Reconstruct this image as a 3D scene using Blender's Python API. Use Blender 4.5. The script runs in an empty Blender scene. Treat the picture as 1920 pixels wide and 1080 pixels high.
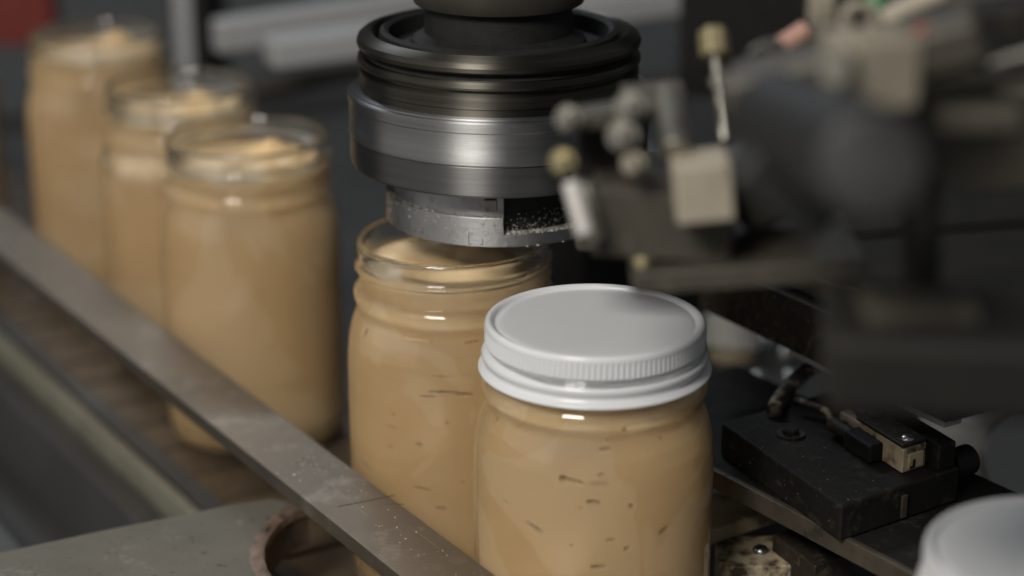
import bpy, bmesh, math, random
from mathutils import Vector, Matrix, noise as mnoise

random.seed(7)
scene = bpy.context.scene
R_ = math.radians

# ------------------------------------------------------------------ camera
PITCH = R_(19.09)
CAM_Z = 0.4484
FPX = 3783.0                      # focal length in pixels of a 1920 wide frame
cam_data = bpy.data.cameras.new('camera')
cam = bpy.data.objects.new('camera', cam_data)
scene.collection.objects.link(cam)
scene.camera = cam
cam.location = (0, 0, CAM_Z)
cam.rotation_euler = (math.pi / 2 - PITCH, 0, 0)
cam_data.sensor_width = 36.0
cam_data.lens = FPX / 1920 * 36.0
cam_data.clip_start = 0.02
cam_data.clip_end = 60
cam_data.dof.use_dof = True
cam_data.dof.focus_distance = 0.836
cam_data.dof.aperture_fstop = 3.6

# ------------------------------------------------------------------ world and lamps
world = bpy.data.worlds.new('World')
scene.world = world
world.use_nodes = True
bgn = world.node_tree.nodes['Background']
bgn.inputs[0].default_value = (0.95, 0.97, 1.0, 1)
bgn.inputs[1].default_value = 0.125


def area(name, loc, target, sx, sy, power, col):
    l = bpy.data.lights.new(name, 'AREA')
    l.shape = 'RECTANGLE'
    l.size, l.size_y = sx, sy
    l.energy = power
    l.color = col
    o = bpy.data.objects.new(name, l)
    scene.collection.objects.link(o)
    o.location = loc
    o.rotation_euler = (Vector(target) - Vector(loc)).to_track_quat('-Z', 'Y').to_euler()
    return o


# a ceiling lamp over the operator's left shoulder, a weaker one far behind the machine
area('key_lamp', (-0.56, -0.48, 1.27), (0, 0.9, 0.1), 0.58, 0.38, 28.5, (1.0, 0.955, 0.89))
area('side_lamp', (-2.9, -0.2, 1.3), (0, 1.0, 0.1), 4.0, 2.8, 24.0, (1.0, 0.95, 0.88))
area('back_lamp', (-0.9, 3.6, 2.4), (0, 1.2, 0.1), 1.4, 0.5, 30.0, (0.86, 0.93, 1.0))

vs = scene.view_settings
vs.view_transform = 'Standard'
vs.look = 'None'
vs.exposure = 0.0
vs.gamma = 1.0
vs.use_curve_mapping = False
try:
    scene.cycles.use_denoising = True
    scene.cycles.max_bounces = 14
    scene.cycles.transmission_bounces = 10
    scene.cycles.glossy_bounces = 6
    scene.cycles.diffuse_bounces = 4
    scene.cycles.sample_clamp_indirect = 6.0
    scene.cycles.blur_glossy = 0.4
except Exception:
    pass

# ------------------------------------------------------------------ helpers
COL = scene.collection


def ray(px, py):
    u = (px - 960) / FPX
    v = (py - 540) / FPX
    return Vector((u, math.cos(PITCH) - v * math.sin(PITCH), -math.sin(PITCH) - v * math.cos(PITCH)))


def at(px, py, d):
    return Vector((0, 0, CAM_Z)) + ray(px, py) * d


def atz(px, py, z):
    r = ray(px, py)
    return Vector((0, 0, CAM_Z)) + r * ((z - CAM_Z) / r.z)


U = Vector((0.533, -0.846, 0)).normalized()      # running direction of the line
V = Vector((-U.y, U.x, 0)).normalized()          # across the line, to the far right
V = V if V.x > 0 else -V
Z = Vector((0, 0, 1))


def nodes_mat(name):
    m = bpy.data.materials.new(name)
    m.use_nodes = True
    nt = m.node_tree
    return m, nt, nt.nodes['Principled BSDF']


def pmat(name, c1, c2=None, scale=40, rough=(0.4, 0.6), metal=0.0, bump=0.0, bscale=None, spec=0.5,
         dirt=None, dirt_amt=0.55, dscale=90, fleck=None, fscale=700, famt=0.72, stretch=(1, 1, 1),
         aniso=0.0, coat=0.0, detail=6, sss=0.0):
    m, nt, b = nodes_mat(name)
    N, L = nt.nodes, nt.links
    tc = N.new('ShaderNodeTexCoord')
    mp = N.new('ShaderNodeMapping')
    mp.inputs['Scale'].default_value = stretch
    L.new(tc.outputs['Object'], mp.inputs['Vector'])

    def noise(s, det=detail, rg=0.6):
        n = N.new('ShaderNodeTexNoise')
        n.inputs['Scale'].default_value = s
        n.inputs['Detail'].default_value = det
        n.inputs['Roughness'].default_value = rg
        L.new(mp.outputs[0], n.inputs['Vector'])
        return n

    def ramp(src, a, b_):
        r = N.new('ShaderNodeMapRange')
        r.inputs['From Min'].default_value = a
        r.inputs['From Max'].default_value = b_
        L.new(src, r.inputs['Value'])
        return r.outputs[0]

    def mix(f, a, b_):
        x = N.new('ShaderNodeMix')
        x.data_type = 'RGBA'
        L.new(f, x.inputs['Factor'])
        for k, s in ((6, a), (7, b_)):
            if isinstance(s, tuple):
                x.inputs[k].default_value = (*s, 1)
            else:
                L.new(s, x.inputs[k])
        return x.outputs[2]
    c2 = c2 or tuple(v * 0.8 for v in c1)
    n1 = noise(scale)
    f1 = ramp(n1.outputs['Fac'], 0.35, 0.65)
    col = mix(f1, c1, c2)
    if dirt:
        n2 = noise(dscale, 8, 0.7)
        col = mix(ramp(n2.outputs['Fac'], dirt_amt - 0.06, dirt_amt + 0.08), col, dirt)
    if fleck:
        n3 = noise(fscale, 3, 0.5)
        ff = ramp(n3.outputs['Fac'], famt, famt + 0.04)
        col = mix(ff, col, fleck)
    L.new(col, b.inputs['Base Color'])
    rr = N.new('ShaderNodeMapRange')
    rr.inputs['To Min'].default_value = rough[0]
    rr.inputs['To Max'].default_value = rough[1]
    n4 = noise(scale * 2.3)
    L.new(n4.outputs['Fac'], rr.inputs['Value'])
    L.new(rr.outputs[0], b.inputs['Roughness'])
    b.inputs['Metallic'].default_value = metal
    b.inputs['Specular IOR Level'].default_value = spec
    b.inputs['Coat Weight'].default_value = coat
    b.inputs['Coat Roughness'].default_value = 0.15
    if sss:
        b.inputs['Subsurface Weight'].default_value = sss
        b.inputs['Subsurface Radius'].default_value = (0.004, 0.002, 0.001)
        b.inputs['Subsurface Scale'].default_value = 0.6
    if aniso:
        b.inputs['Anisotropic'].default_value = aniso
        t = N.new('ShaderNodeTangent')
        t.direction_type = 'RADIAL'
        t.axis = 'Z'
        b.inputs['Anisotropic Rotation'].default_value = 0.25
        L.new(t.outputs[0], b.inputs['Tangent'])
    if bump:
        n5 = noise(bscale or scale * 3, 6, 0.65)
        bp = N.new('ShaderNodeBump')
        bp.inputs['Strength'].default_value = 0.6
        bp.inputs['Distance'].default_value = bump
        L.new(n5.outputs['Fac'], bp.inputs['Height'])
        L.new(bp.outputs[0], b.inputs['Normal'])
    return m


M = {}


def glass_mat():
    m, nt, b = nodes_mat('jar glass')
    b.inputs['Base Color'].default_value = (0.97, 0.985, 0.97, 1)
    b.inputs['Roughness'].default_value = 0.0
    b.inputs['IOR'].default_value = 1.5
    b.inputs['Transmission Weight'].default_value = 1.0
    return m


M['glass'] = glass_mat()
def filling_mat():
    """Tan spread: faint smears where it lies closer to the glass, shade of the dents painted in as darker brown."""
    m = pmat('tan spread', (0.735, 0.525, 0.285), (0.70, 0.488, 0.256), scale=22, rough=(0.30, 0.46),
             bump=0.00035, bscale=110, stretch=(1, 1, 2.6))
    nt = m.node_tree
    N, L = nt.nodes, nt.links
    b = N['Principled BSDF']
    src = b.inputs['Base Color'].links[0].from_socket
    tc = N.new('ShaderNodeTexCoord')
    oi = N.new('ShaderNodeObjectInfo')
    ad = N.new('ShaderNodeVectorMath')
    L.new(tc.outputs['Object'], ad.inputs[0])
    L.new(oi.outputs['Location'], ad.inputs[1])
    n = N.new('ShaderNodeTexNoise')
    n.inputs['Scale'].default_value = 17
    n.inputs['Detail'].default_value = 2.5
    n.inputs['Distortion'].default_value = 1.3
    L.new(ad.outputs[0], n.inputs['Vector'])
    r = N.new('ShaderNodeMapRange')
    r.inputs['From Min'].default_value = 0.53
    r.inputs['From Max'].default_value = 0.56
    L.new(n.outputs['Fac'], r.inputs['Value'])
    x = N.new('ShaderNodeMix')
    x.data_type = 'RGBA'
    L.new(r.outputs[0], x.inputs['Factor'])
    L.new(src, x.inputs[6])
    x.inputs[7].default_value = (0.765, 0.568, 0.335, 1)
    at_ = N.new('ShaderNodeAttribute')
    at_.attribute_name = 'dent_shade'
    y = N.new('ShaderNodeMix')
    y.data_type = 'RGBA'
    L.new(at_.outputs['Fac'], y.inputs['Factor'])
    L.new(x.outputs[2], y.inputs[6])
    y.inputs[7].default_value = (0.30, 0.165, 0.065, 1)  # dark brown painted in as the shade inside the dents
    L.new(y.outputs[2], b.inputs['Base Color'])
    return m


M['filling'] = filling_mat()
M['lid'] = pmat('white enamel', (0.62, 0.63, 0.645), (0.605, 0.615, 0.63), scale=30, rough=(0.18, 0.26), spec=0.5)
M['steel_turned'] = pmat('turned steel', (0.31, 0.31, 0.31), (0.25, 0.25, 0.25), scale=14, rough=(0.40, 0.5), metal=1.0,
                         aniso=0.95, stretch=(1, 1, 30), bump=0.00012, bscale=60, dirt=(0.20, 0.19, 0.17), dirt_amt=0.66, dscale=50)
M['steel_dark'] = pmat('oiled dark steel', (0.115, 0.108, 0.092), (0.075, 0.07, 0.06), scale=18, rough=(0.40, 0.5), metal=1.0,
                       aniso=0.92, stretch=(1, 1, 18))
M['steel_skirt'] = pmat('dull turned skirt', (0.17, 0.17, 0.168), (0.135, 0.135, 0.132), scale=14, rough=(0.38, 0.48), metal=1.0, aniso=0.92, stretch=(1, 1, 25))
M['steel_ring'] = pmat('scuffed ring steel', (0.42, 0.42, 0.42), (0.36, 0.36, 0.36), scale=60, rough=(0.42, 0.56), metal=1.0,
                       aniso=0.7, bump=0.00025, bscale=500, dirt=(0.16, 0.15, 0.13), dirt_amt=0.63, dscale=220,
                       fleck=(0.75, 0.74, 0.70), fscale=900, famt=0.76)
M['black'] = pmat('black rubber', (0.007, 0.007, 0.007), (0.012, 0.012, 0.012), scale=120, rough=(0.55, 0.8), spec=0.25, bump=0.0003)
M['rail'] = pmat('worn rail steel', (0.22, 0.185, 0.145), (0.18, 0.155, 0.125), scale=22, rough=(0.34, 0.46), metal=0.85,
                 bump=0.0002, bscale=420, dirt=(0.31, 0.275, 0.23), dirt_amt=0.605, dscale=42, fleck=(0.5, 0.48, 0.43), fscale=900, famt=0.74)
M['cream_edge'] = pmat('cream painted edge', (0.20, 0.192, 0.15), (0.155, 0.148, 0.115), scale=30, rough=(0.4, 0.6),
                       dirt=(0.10, 0.085, 0.06), dirt_amt=0.62)
M['belt'] = pmat('worn brown slat', (0.125, 0.090, 0.055), (0.055, 0.042, 0.030), scale=26, rough=(0.35, 0.6), metal=0.25,
                 bump=0.0004, dirt=(0.19, 0.15, 0.105), dirt_amt=0.6, dscale=30)
M['dark_grey'] = pmat('dark grey paint', (0.055, 0.055, 0.055), (0.042, 0.042, 0.04), scale=12, rough=(0.4, 0.6), bump=0.0005)
M['blue_grey'] = pmat('blue grey panel paint', (0.085, 0.092, 0.10), (0.075, 0.081, 0.088), scale=4, rough=(0.45, 0.6), bump=0.0006, bscale=40)
M['grey_green'] = pmat('scuffed grey green paint', (0.145, 0.135, 0.112), (0.122, 0.114, 0.094), scale=30, rough=(0.55, 0.75), spec=0.3,
                       bump=0.0004, bscale=260, dirt=(0.27, 0.26, 0.23), dirt_amt=0.65, dscale=45,
                       fleck=(0.06, 0.05, 0.035), fscale=260, famt=0.665)
M['pocket'] = pmat('worn pinkish pocket edge', (0.225, 0.155, 0.115), (0.10, 0.068, 0.048), scale=150, rough=(0.4, 0.65),
                   bump=0.0009, bscale=240, dirt=(0.035, 0.03, 0.025), dirt_amt=0.60, dscale=160)
M['pocket_wall'] = pmat('stained pocket wall', (0.085, 0.052, 0.035), (0.02, 0.017, 0.013), scale=45, rough=(0.35, 0.6), bump=0.0004)
M['grime'] = pmat('grimy blackened steel', (0.012, 0.011, 0.0095), (0.007, 0.0066, 0.006), scale=60, rough=(0.5, 0.8), spec=0.22,
                  bump=0.0007, bscale=240, dirt=(0.036, 0.030, 0.021), dirt_amt=0.60, dscale=120,
                  fleck=(0.40, 0.36, 0.29), fscale=620, famt=0.80)
M['sooty'] = pmat('sooty black steel', (0.015, 0.0135, 0.0115), (0.010, 0.0095, 0.0085), scale=30, rough=(0.5, 0.75), spec=0.22, bump=0.0005, bscale=160, fleck=(0.16, 0.13, 0.09), fscale=520, famt=0.77)
M['grime_face'] = pmat('greasy spattered steel', (0.030, 0.023, 0.016), (0.011, 0.010, 0.008), scale=70, rough=(0.45, 0.75), spec=0.3,
                       bump=0.0012, bscale=200, dirt=(0.085, 0.064, 0.041), dirt_amt=0.60, dscale=150,
                       fleck=(0.42, 0.36, 0.28), fscale=480, famt=0.78)
M['edge_metal'] = pmat('rubbed plate edge', (0.15, 0.125, 0.095), (0.09, 0.08, 0.065), scale=60, rough=(0.35, 0.55), metal=0.6,
                       bump=0.0003, dirt=(0.03, 0.027, 0.023), dirt_amt=0.62)
M['cream_plastic'] = pmat('grimy cream plastic', (0.46, 0.39, 0.27), (0.36, 0.29, 0.19), scale=60, rough=(0.4, 0.6),
                          bump=0.0005, dirt=(0.045, 0.032, 0.018), dirt_amt=0.53, dscale=110)
M['cream_clean'] = pmat('yellowed cream plastic', (0.50, 0.42, 0.27), (0.40, 0.32, 0.19), scale=40, rough=(0.35, 0.55),
                        dirt=(0.12, 0.085, 0.05), dirt_amt=0.60, dscale=80)
M['tan_block'] = pmat('stained tan block', (0.33, 0.29, 0.225), (0.28, 0.245, 0.19), scale=40, rough=(0.45, 0.6), dirt=(0.12, 0.09, 0.065), dirt_amt=0.66, dscale=60)
M['white_plastic'] = pmat('off white plastic', (0.80, 0.79, 0.74), (0.74, 0.73, 0.68), scale=20, rough=(0.35, 0.5))
M['bright_steel'] = pmat('bright pin steel', (0.66, 0.64, 0.60), (0.58, 0.56, 0.53), scale=60, rough=(0.25, 0.36), metal=0.35)
M['mid_steel'] = pmat('dull grey steel', (0.34, 0.325, 0.285), (0.25, 0.24, 0.21), scale=50, rough=(0.34, 0.5), metal=0.9, dirt=(0.08, 0.07, 0.055), dirt_amt=0.62)
M['brass'] = pmat('dull brass', (0.46, 0.40, 0.23), (0.36, 0.31, 0.18), scale=60, rough=(0.3, 0.45), metal=0.8)
M['bracket'] = pmat('dirty brown grey bracket', (0.065, 0.057, 0.043), (0.045, 0.040, 0.031), scale=40, rough=(0.45, 0.65), metal=0.2, dirt=(0.14, 0.12, 0.085), dirt_amt=0.63)
M['arm'] = pmat('charcoal painted arm', (0.014, 0.0143, 0.0148), (0.011, 0.011, 0.0115), scale=10, rough=(0.55, 0.65), spec=0.35)
M['cover_grey'] = pmat('blue grey cover', (0.022, 0.023, 0.025), (0.018, 0.019, 0.02), scale=10, rough=(0.5, 0.6))
M['hub_dark'] = pmat('dark spindle steel', (0.085, 0.078, 0.064), (0.06, 0.055, 0.046), scale=30, rough=(0.4, 0.55), metal=0.6)
M['zinc'] = pmat('zinc screw', (0.50, 0.52, 0.50), (0.36, 0.37, 0.36), scale=200, rough=(0.25, 0.4), metal=1.0)
M['pale_metal'] = pmat('pale brushed aluminium', (0.46, 0.465, 0.47), (0.42, 0.425, 0.43), scale=8, rough=(0.35, 0.5), metal=0.35)
M['red'] = pmat('red paint', (0.19, 0.022, 0.017), (0.15, 0.019, 0.015), scale=10, rough=(0.4, 0.5))
M['green'] = pmat('green plastic', (0.035, 0.16, 0.06), rough=(0.4, 0.5))
M['orange'] = pmat('orange red cap', (0.40, 0.09, 0.05), rough=(0.4, 0.5))
M['pink'] = pmat('pinkish hose', (0.36, 0.20, 0.155), (0.29, 0.16, 0.12), rough=(0.45, 0.6))
M['beige'] = pmat('beige fitting', (0.24, 0.215, 0.165), (0.19, 0.17, 0.13), rough=(0.45, 0.6), scale=30, dirt=(0.10, 0.085, 0.06), dirt_amt=0.62)
M['flake'] = pmat('pale shavings', (0.62, 0.61, 0.56), (0.48, 0.46, 0.40), scale=300, rough=(0.4, 0.7))
M['crumb_brown'] = pmat('brown crumbs', (0.22, 0.17, 0.11), (0.12, 0.09, 0.06), scale=300, rough=(0.5, 0.7))
M['cable'] = pmat('scuffed black cable', (0.020, 0.018, 0.016), (0.03, 0.027, 0.022), scale=90, rough=(0.4, 0.6), bump=0.0006, dirt=(0.40, 0.33, 0.22), dirt_amt=0.55, dscale=110)
M['mark'] = pmat('engraved mark', (0.10, 0.10, 0.095), rough=(0.5, 0.6), metal=0.6)


def thing(name, label, cat, loc=(0, 0, 0), group=None):
    o = bpy.data.objects.new(name, None)
    o.empty_display_size = 0.01
    COL.objects.link(o)
    o.location = loc
    o['label'] = label
    o['category'] = cat
    if group:
        o['group'] = group
    return o


def tag(o, label, cat, group=None):
    o['label'] = label
    o['category'] = cat
    if group:
        o['group'] = group
    return o


def origin_of(o):
    p = Vector((0, 0, 0))
    while o is not None:
        p = p + o.location
        o = o.parent
    return p


def obj(name, bm, mat, parent=None, smooth=None, bevel=0.0, seg=2, origin=None):
    """Link a bmesh given in world coordinates as one object."""
    base = origin_of(parent) if parent else Vector((0, 0, 0))
    o = Vector(origin) if origin is not None else None
    if o is None:
        if len(bm.verts):
            c = Vector((0, 0, 0))
            for v in bm.verts:
                c += v.co
            o = c / len(bm.verts)
        else:
            o = base
    bmesh.ops.translate(bm, verts=bm.verts, vec=-o)
    bmesh.ops.recalc_face_normals(bm, faces=bm.faces)
    me = bpy.data.meshes.new(name)
    if smooth:
        for f in bm.faces:
            f.smooth = True
        for e in bm.edges:
            if len(e.link_faces) == 2 and e.calc_face_angle(0) > smooth:
                e.smooth = False
    bm.to_mesh(me)
    bm.free()
    ob = bpy.data.objects.new(name, me)
    me.materials.append(M[mat])
    COL.objects.link(ob)
    if parent:
        ob.parent = parent
    ob.location = o - base
    if bevel:
        md = ob.modifiers.new('bevel', 'BEVEL')
        md.width = bevel
        md.segments = seg
        md.limit_method = 'ANGLE'
        md.angle_limit = R_(35)
        for p in me.polygons:
            p.use_smooth = True
        md.harden_normals = True
    return ob


def add_box(bm, c, su, sv, sz, u=U, v=V, w=Z):
    c = Vector(c)
    vs_ = []
    for i in (-.5, .5):
        for j in (-.5, .5):
            for k in (-.5, .5):
                vs_.append(bm.verts.new(c + u * (su * i) + v * (sv * j) + w * (sz * k)))
    for q in ((0, 1, 3, 2), (4, 6, 7, 5), (0, 4, 5, 1), (2, 3, 7, 6), (0, 2, 6, 4), (1, 5, 7, 3)):
        bm.faces.new([vs_[i] for i in q])
    return vs_


def box(c, su, sv, sz, u=U, v=V, w=Z):
    bm = bmesh.new()
    add_box(bm, c, su, sv, sz, u, v, w)
    return bm


def frame(axis):
    axis = axis.normalized()
    a = Z.cross(axis) if abs(axis.z) < 0.95 else Vector((1, 0, 0)).cross(axis)
    a.normalize()
    return a, axis.cross(a)


def tube(pts, rad, n=16, bm=None, cap=True):
    bm = bm or bmesh.new()
    pts = [Vector(p) for p in pts]
    rads = rad if isinstance(rad, (list, tuple)) else [rad] * len(pts)
    rings = []
    a0 = None
    for i, p in enumerate(pts):
        t = (pts[min(i + 1, len(pts) - 1)] - pts[max(i - 1, 0)]).normalized()
        if a0 is None:
            a, b = frame(t)
        else:
            a = (a0 - t * a0.dot(t)).normalized()
            b = t.cross(a)
        a0 = a
        rings.append([bm.verts.new(p + a * (rads[i] * math.cos(k * 2 * math.pi / n)) + b * (rads[i] * math.sin(k * 2 * math.pi / n))) for k in range(n)])
    for r0, r1 in zip(rings, rings[1:]):
        for k in range(n):
            bm.faces.new((r0[k], r0[(k + 1) % n], r1[(k + 1) % n], r1[k]))
    if cap:
        bm.faces.new(rings[0][::-1])
        bm.faces.new(rings[-1])
    return bm


def lathe(prof, n=96, c=(0, 0, 0), bm=None, closed=False, fr=None):
    """prof: list of (r, z); r = 0 closes on the axis; fr(r, z, angle) may alter the radius."""
    bm = bm or bmesh.new()
    c = Vector(c)
    rings = []
    for r, z in prof:
        if r <= 1e-7:
            rings.append([bm.verts.new(c + Vector((0, 0, z)))])
        else:
            row = []
            for k in range(n):
                a = 2 * math.pi * k / n
                q = fr(r, z, a) if fr else r
                row.append(bm.verts.new(c + Vector((q * math.cos(a), q * math.sin(a), z))))
            rings.append(row)
    pairs = list(zip(rings, rings[1:]))
    if closed:
        pairs.append((rings[-1], rings[0]))
    for r0, r1 in pairs:
        if len(r0) == 1 and len(r1) == 1:
            continue
        for k in range(n):
            k2 = (k + 1) % n
            if len(r0) == 1:
                bm.faces.new((r0[0], r1[k2], r1[k]))
            elif len(r1) == 1:
                bm.faces.new((r0[k], r0[k2], r1[0]))
            else:
                bm.faces.new((r0[k], r0[k2], r1[k2], r1[k]))
    return bm


def arc_block(bm, c, r0, r1, z0, z1, a0, a1, n):
    c = Vector(c)
    secs = []
    for i in range(n + 1):
        a = a0 + (a1 - a0) * i / n
        d = Vector((math.cos(a), math.sin(a), 0))
        secs.append([bm.verts.new(c + d * r + Vector((0, 0, z))) for r, z in ((r0, z0), (r1, z0), (r1, z1), (r0, z1))])
    for s, t in zip(secs, secs[1:]):
        for k in range(4):
            bm.faces.new((s[k], s[(k + 1) % 4], t[(k + 1) % 4], t[k]))
    bm.faces.new(secs[0][::-1])
    bm.faces.new(secs[-1])
    return bm


def prism(pts, z0, z1, bm=None):
    bm = bm or bmesh.new()
    lo = [bm.verts.new((p[0], p[1], z0)) for p in pts]
    hi = [bm.verts.new((p[0], p[1], z1)) for p in pts]
    n = len(pts)
    bm.faces.new(lo[::-1])
    bm.faces.new(hi)
    for k in range(n):
        bm.faces.new((lo[k], lo[(k + 1) % n], hi[(k + 1) % n], hi[k]))
    return bm


def spline(ctrl, per=6):
    """Catmull-Rom through control tuples."""
    out = []
    P = [Vector(p) for p in ctrl]
    for i in range(len(P) - 1):
        p0, p1, p2, p3 = P[max(i - 1, 0)], P[i], P[i + 1], P[min(i + 2, len(P) - 1)]
        for k in range(per):
            t = k / per
            out.append(0.5 * ((2 * p1) + (p2 - p0) * t + (2 * p0 - 5 * p1 + 4 * p2 - p3) * t * t + (3 * p1 - p0 - 3 * p2 + p3) * t ** 3))
    out.append(P[-1])
    return out


def flakes(name, spots, parent, size=(0.0002, 0.0007), mat='flake'):
    """Loose chips lying on a surface: spots are (point, normal)."""
    bm = bmesh.new()
    for p, nrm in spots:
        p = Vector(p)
        nrm = Vector(nrm).normalized()
        a, b = frame(nrm)
        th = random.uniform(0, 6.28)
        x = a * math.cos(th) + b * math.sin(th)
        y = nrm.cross(x)
        s = random.uniform(*size)
        l = s * random.choice((0.6, 0.8, 1, 1, 1.6, 2.4))
        tilt = random.uniform(-0.3, 0.5)
        vv = [bm.verts.new(p + x * (l * i) + y * (s * 0.45 * j) + nrm * (s * 0.12 + s * 0.5 * k + l * tilt * max(i, 0) * 0.5))
              for i in (-.5, .5) for j in (-.5, .5) for k in (0, 1)]
        for q in ((0, 1, 3, 2), (4, 6, 7, 5), (0, 4, 5, 1), (2, 3, 7, 6), (0, 2, 6, 4), (1, 5, 7, 3)):
            bm.faces.new([vv[i] for i in q])
    o = obj(name, bm, mat, parent)
    o['kind'] = 'stuff'
    return o


def hex_bolt(name, parent, p, axis, r, h, mat, washer=True):
    axis = Vector(axis).normalized()
    p = Vector(p)
    o = obj(name, tube([p - axis * h * 0.2, p + axis * h * 0.85, p + axis * h], [r, r, r * 0.86], n=6), mat, parent, bevel=r * 0.06)
    if washer:
        obj('washer', tube([p - axis * h * 0.15, p + axis * h * 0.14], r * 1.45, n=20), mat, o, smooth=R_(40))
    return o


def round_screw(name, parent, p, axis, r, mat):
    axis = Vector(axis).normalized()
    p = Vector(p)
    o = obj(name, tube([p - axis * r * 0.3, p + axis * r * 0.12, p + axis * r * 0.36, p + axis * r * 0.5], [r, r, r * 0.8, r * 0.42], n=20), mat, parent, smooth=R_(50))
    a, b = frame(axis)
    bm = bmesh.new()
    add_box(bm, p + axis * r * 0.5, r * 1.1, r * 0.16, r * 0.06, a, b, axis)
    obj('slot', bm, 'grime', o)
    return o


# ------------------------------------------------------------------ the setting
o = obj('machine_bed', box((0.3, 2.2, -0.075), 5.0, 3.6, 0.02, Vector((1, 0, 0)), Vector((0, 1, 0))), 'dark_grey')
o['kind'] = 'structure'
o = obj('back_wall', box((0.2, 3.4, 0.9), 6.0, 0.02, 2.4, Vector((1, 0, 0)), Vector((0, 1, 0))), 'dark_grey')
o['kind'] = 'structure'

# ------------------------------------------------------------------ conveyor under the jars
LANE = Vector((-0.055, 0.905, 0))                 # a point on the lane's centre line
conv = thing('conveyor', 'brown slat conveyor carrying the row of jars, cream painted edge', 'conveyor', LANE + Vector((0, 0, -0.01)))
slat_me = None
lane_w = 0.125
for i in range(-30, 14):
    c = LANE + U * (0.0382 * i)
    if slat_me is None:
        s = obj('slat', box(c + Vector((0, 0, -0.004)) + V * 0.006, 0.0345, lane_w, 0.008), 'belt', conv, bevel=0.001)
        slat_me = s
        base_i = i
    else:
        s = slat_me.copy()
        COL.objects.link(s)
        s.location = slat_me.location + U * (0.0382 * (i - base_i))
e0, e1 = atz(0, 622, 0.004), atz(340, 950, 0.004)
mid = (e0 + e1) / 2
off = (mid - LANE).dot(V)                          # distance of the cream edge from the lane
pc = LANE + V * off
obj('side_edge', box(pc + Vector((0, 0, -0.012)) - U * 0.25, 1.7, 0.0062, 0.034), 'cream_edge', conv, bevel=0.0015)
obj('edge_groove', box(pc + Vector((0, 0, -0.006)) - U * 0.25 + V * 0.012, 1.7, 0.011, 0.018), 'dark_grey', conv, bevel=0.001)
obj('side_skirt', box(pc + Vector((0, 0, -0.030)) - U * 0.25 - V * 0.016, 1.7, 0.014, 0.05), 'dark_grey', conv, bevel=0.001)
obj('chain_guide', box(LANE + Vector((0, 0, -0.006)) - U * 0.25 + V * 0.078, 1.7, 0.018, 0.014), 'dark_grey', conv, bevel=0.001)
gp = obj('guard_panel', box(pc + Vector((0, 0, -0.048)) - U * 0.3 - V * 0.24, 1.9, 0.36, 0.012), 'dark_grey', None, bevel=0.001)
tag(gp, 'flat dark grey cover panel left of the cream conveyor edge', 'panel')

# ------------------------------------------------------------------ jars
H = 0.172
OUT = [(0.0, 0.0025), (0.030, 0.0020), (0.0385, 0.0), (0.0425, 0.0006), (0.0458, 0.0030), (0.0478, 0.0075), (0.0487, 0.0135),
       (0.0490, 0.022), (0.0490, 0.045), (0.0490, 0.075), (0.0490, 0.100), (0.04895, 0.112), (0.0486, 0.120), (0.0477, 0.1275),
       (0.0463, 0.1335), (0.0449, 0.1375), (0.0441, 0.1400), (0.0440, 0.1415), (0.0447, 0.1435), (0.04545, 0.1458), (0.0454, 0.1478),
       (0.0445, 0.1495), (0.0433, 0.1510), (0.0430, 0.1525), (0.0430, 0.1625), (0.0430, 0.1645), (0.0433, 0.1665), (0.0434, 0.1690),
       (0.0431, 0.1708), (0.0423, 0.1719)]
INN = [(0.0416, 0.1719), (0.0409, 0.1708), (0.0404, 0.1692), (0.0401, 0.1670), (0.0399, 0.1630), (0.0399, 0.150), (0.0401, 0.143), (0.0410, 0.1375), (0.0437, 0.1315),
       (0.0455, 0.1245), (0.0463, 0.115), (0.0465, 0.100), (0.0465, 0.05), (0.0464, 0.018), (0.0450, 0.0105), (0.042, 0.0068), (0.036, 0.0055), (0.0, 0.0060)]


def glass_bm(n):
    prof = [tuple(p) for p in spline([(r, z, 0) for r, z in OUT], 3)]
    prof = [(max(p[0], 0), p[1]) for p in prof]
    # more rings across the thread zone
    fine = []
    for (r0, z0), (r1, z1) in zip(prof, prof[1:]):
        fine.append((r0, z0))
        if 0.150 < z0 < 0.166:
            m = max(1, int((z1 - z0) / 0.0006))
            for k in range(1, m):
                fine.append((r0 + (r1 - r0) * k / m, z0 + (z1 - z0) * k / m))
    fine.append(prof[-1])
    inn = [(max(p[0], 0), p[1]) for p in spline([(r, z, 0) for r, z in INN], 2)]
    fine[0] = (0.0, fine[0][1])
    inn[-1] = (0.0, inn[-1][1])

    def fr(r, z, a):
        if r > 0.0425 and 0.150 < z < 0.1662:
            q = r
            for turn in (0, 1):
                zc = 0.1545 + 0.0063 * (((a + 1.9) / (2 * math.pi)) % 1.0) + 0.0063 * turn
                fade = 1.0
                if turn == 1:
                    fade = min(1, max(0, 1 - (((a + 1.9) / (2 * math.pi)) % 1.0 - 0.45) * 4))
                else:
                    fade = min(1, (((a + 1.9) / (2 * math.pi)) % 1.0) * 12)
                dz = (z - zc) / 0.0013
                q = max(q, r + 0.0018 * math.exp(-dz * dz) * fade)
            return q
        return r
    return lathe(fine + inn, n, fr=fr)


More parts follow.
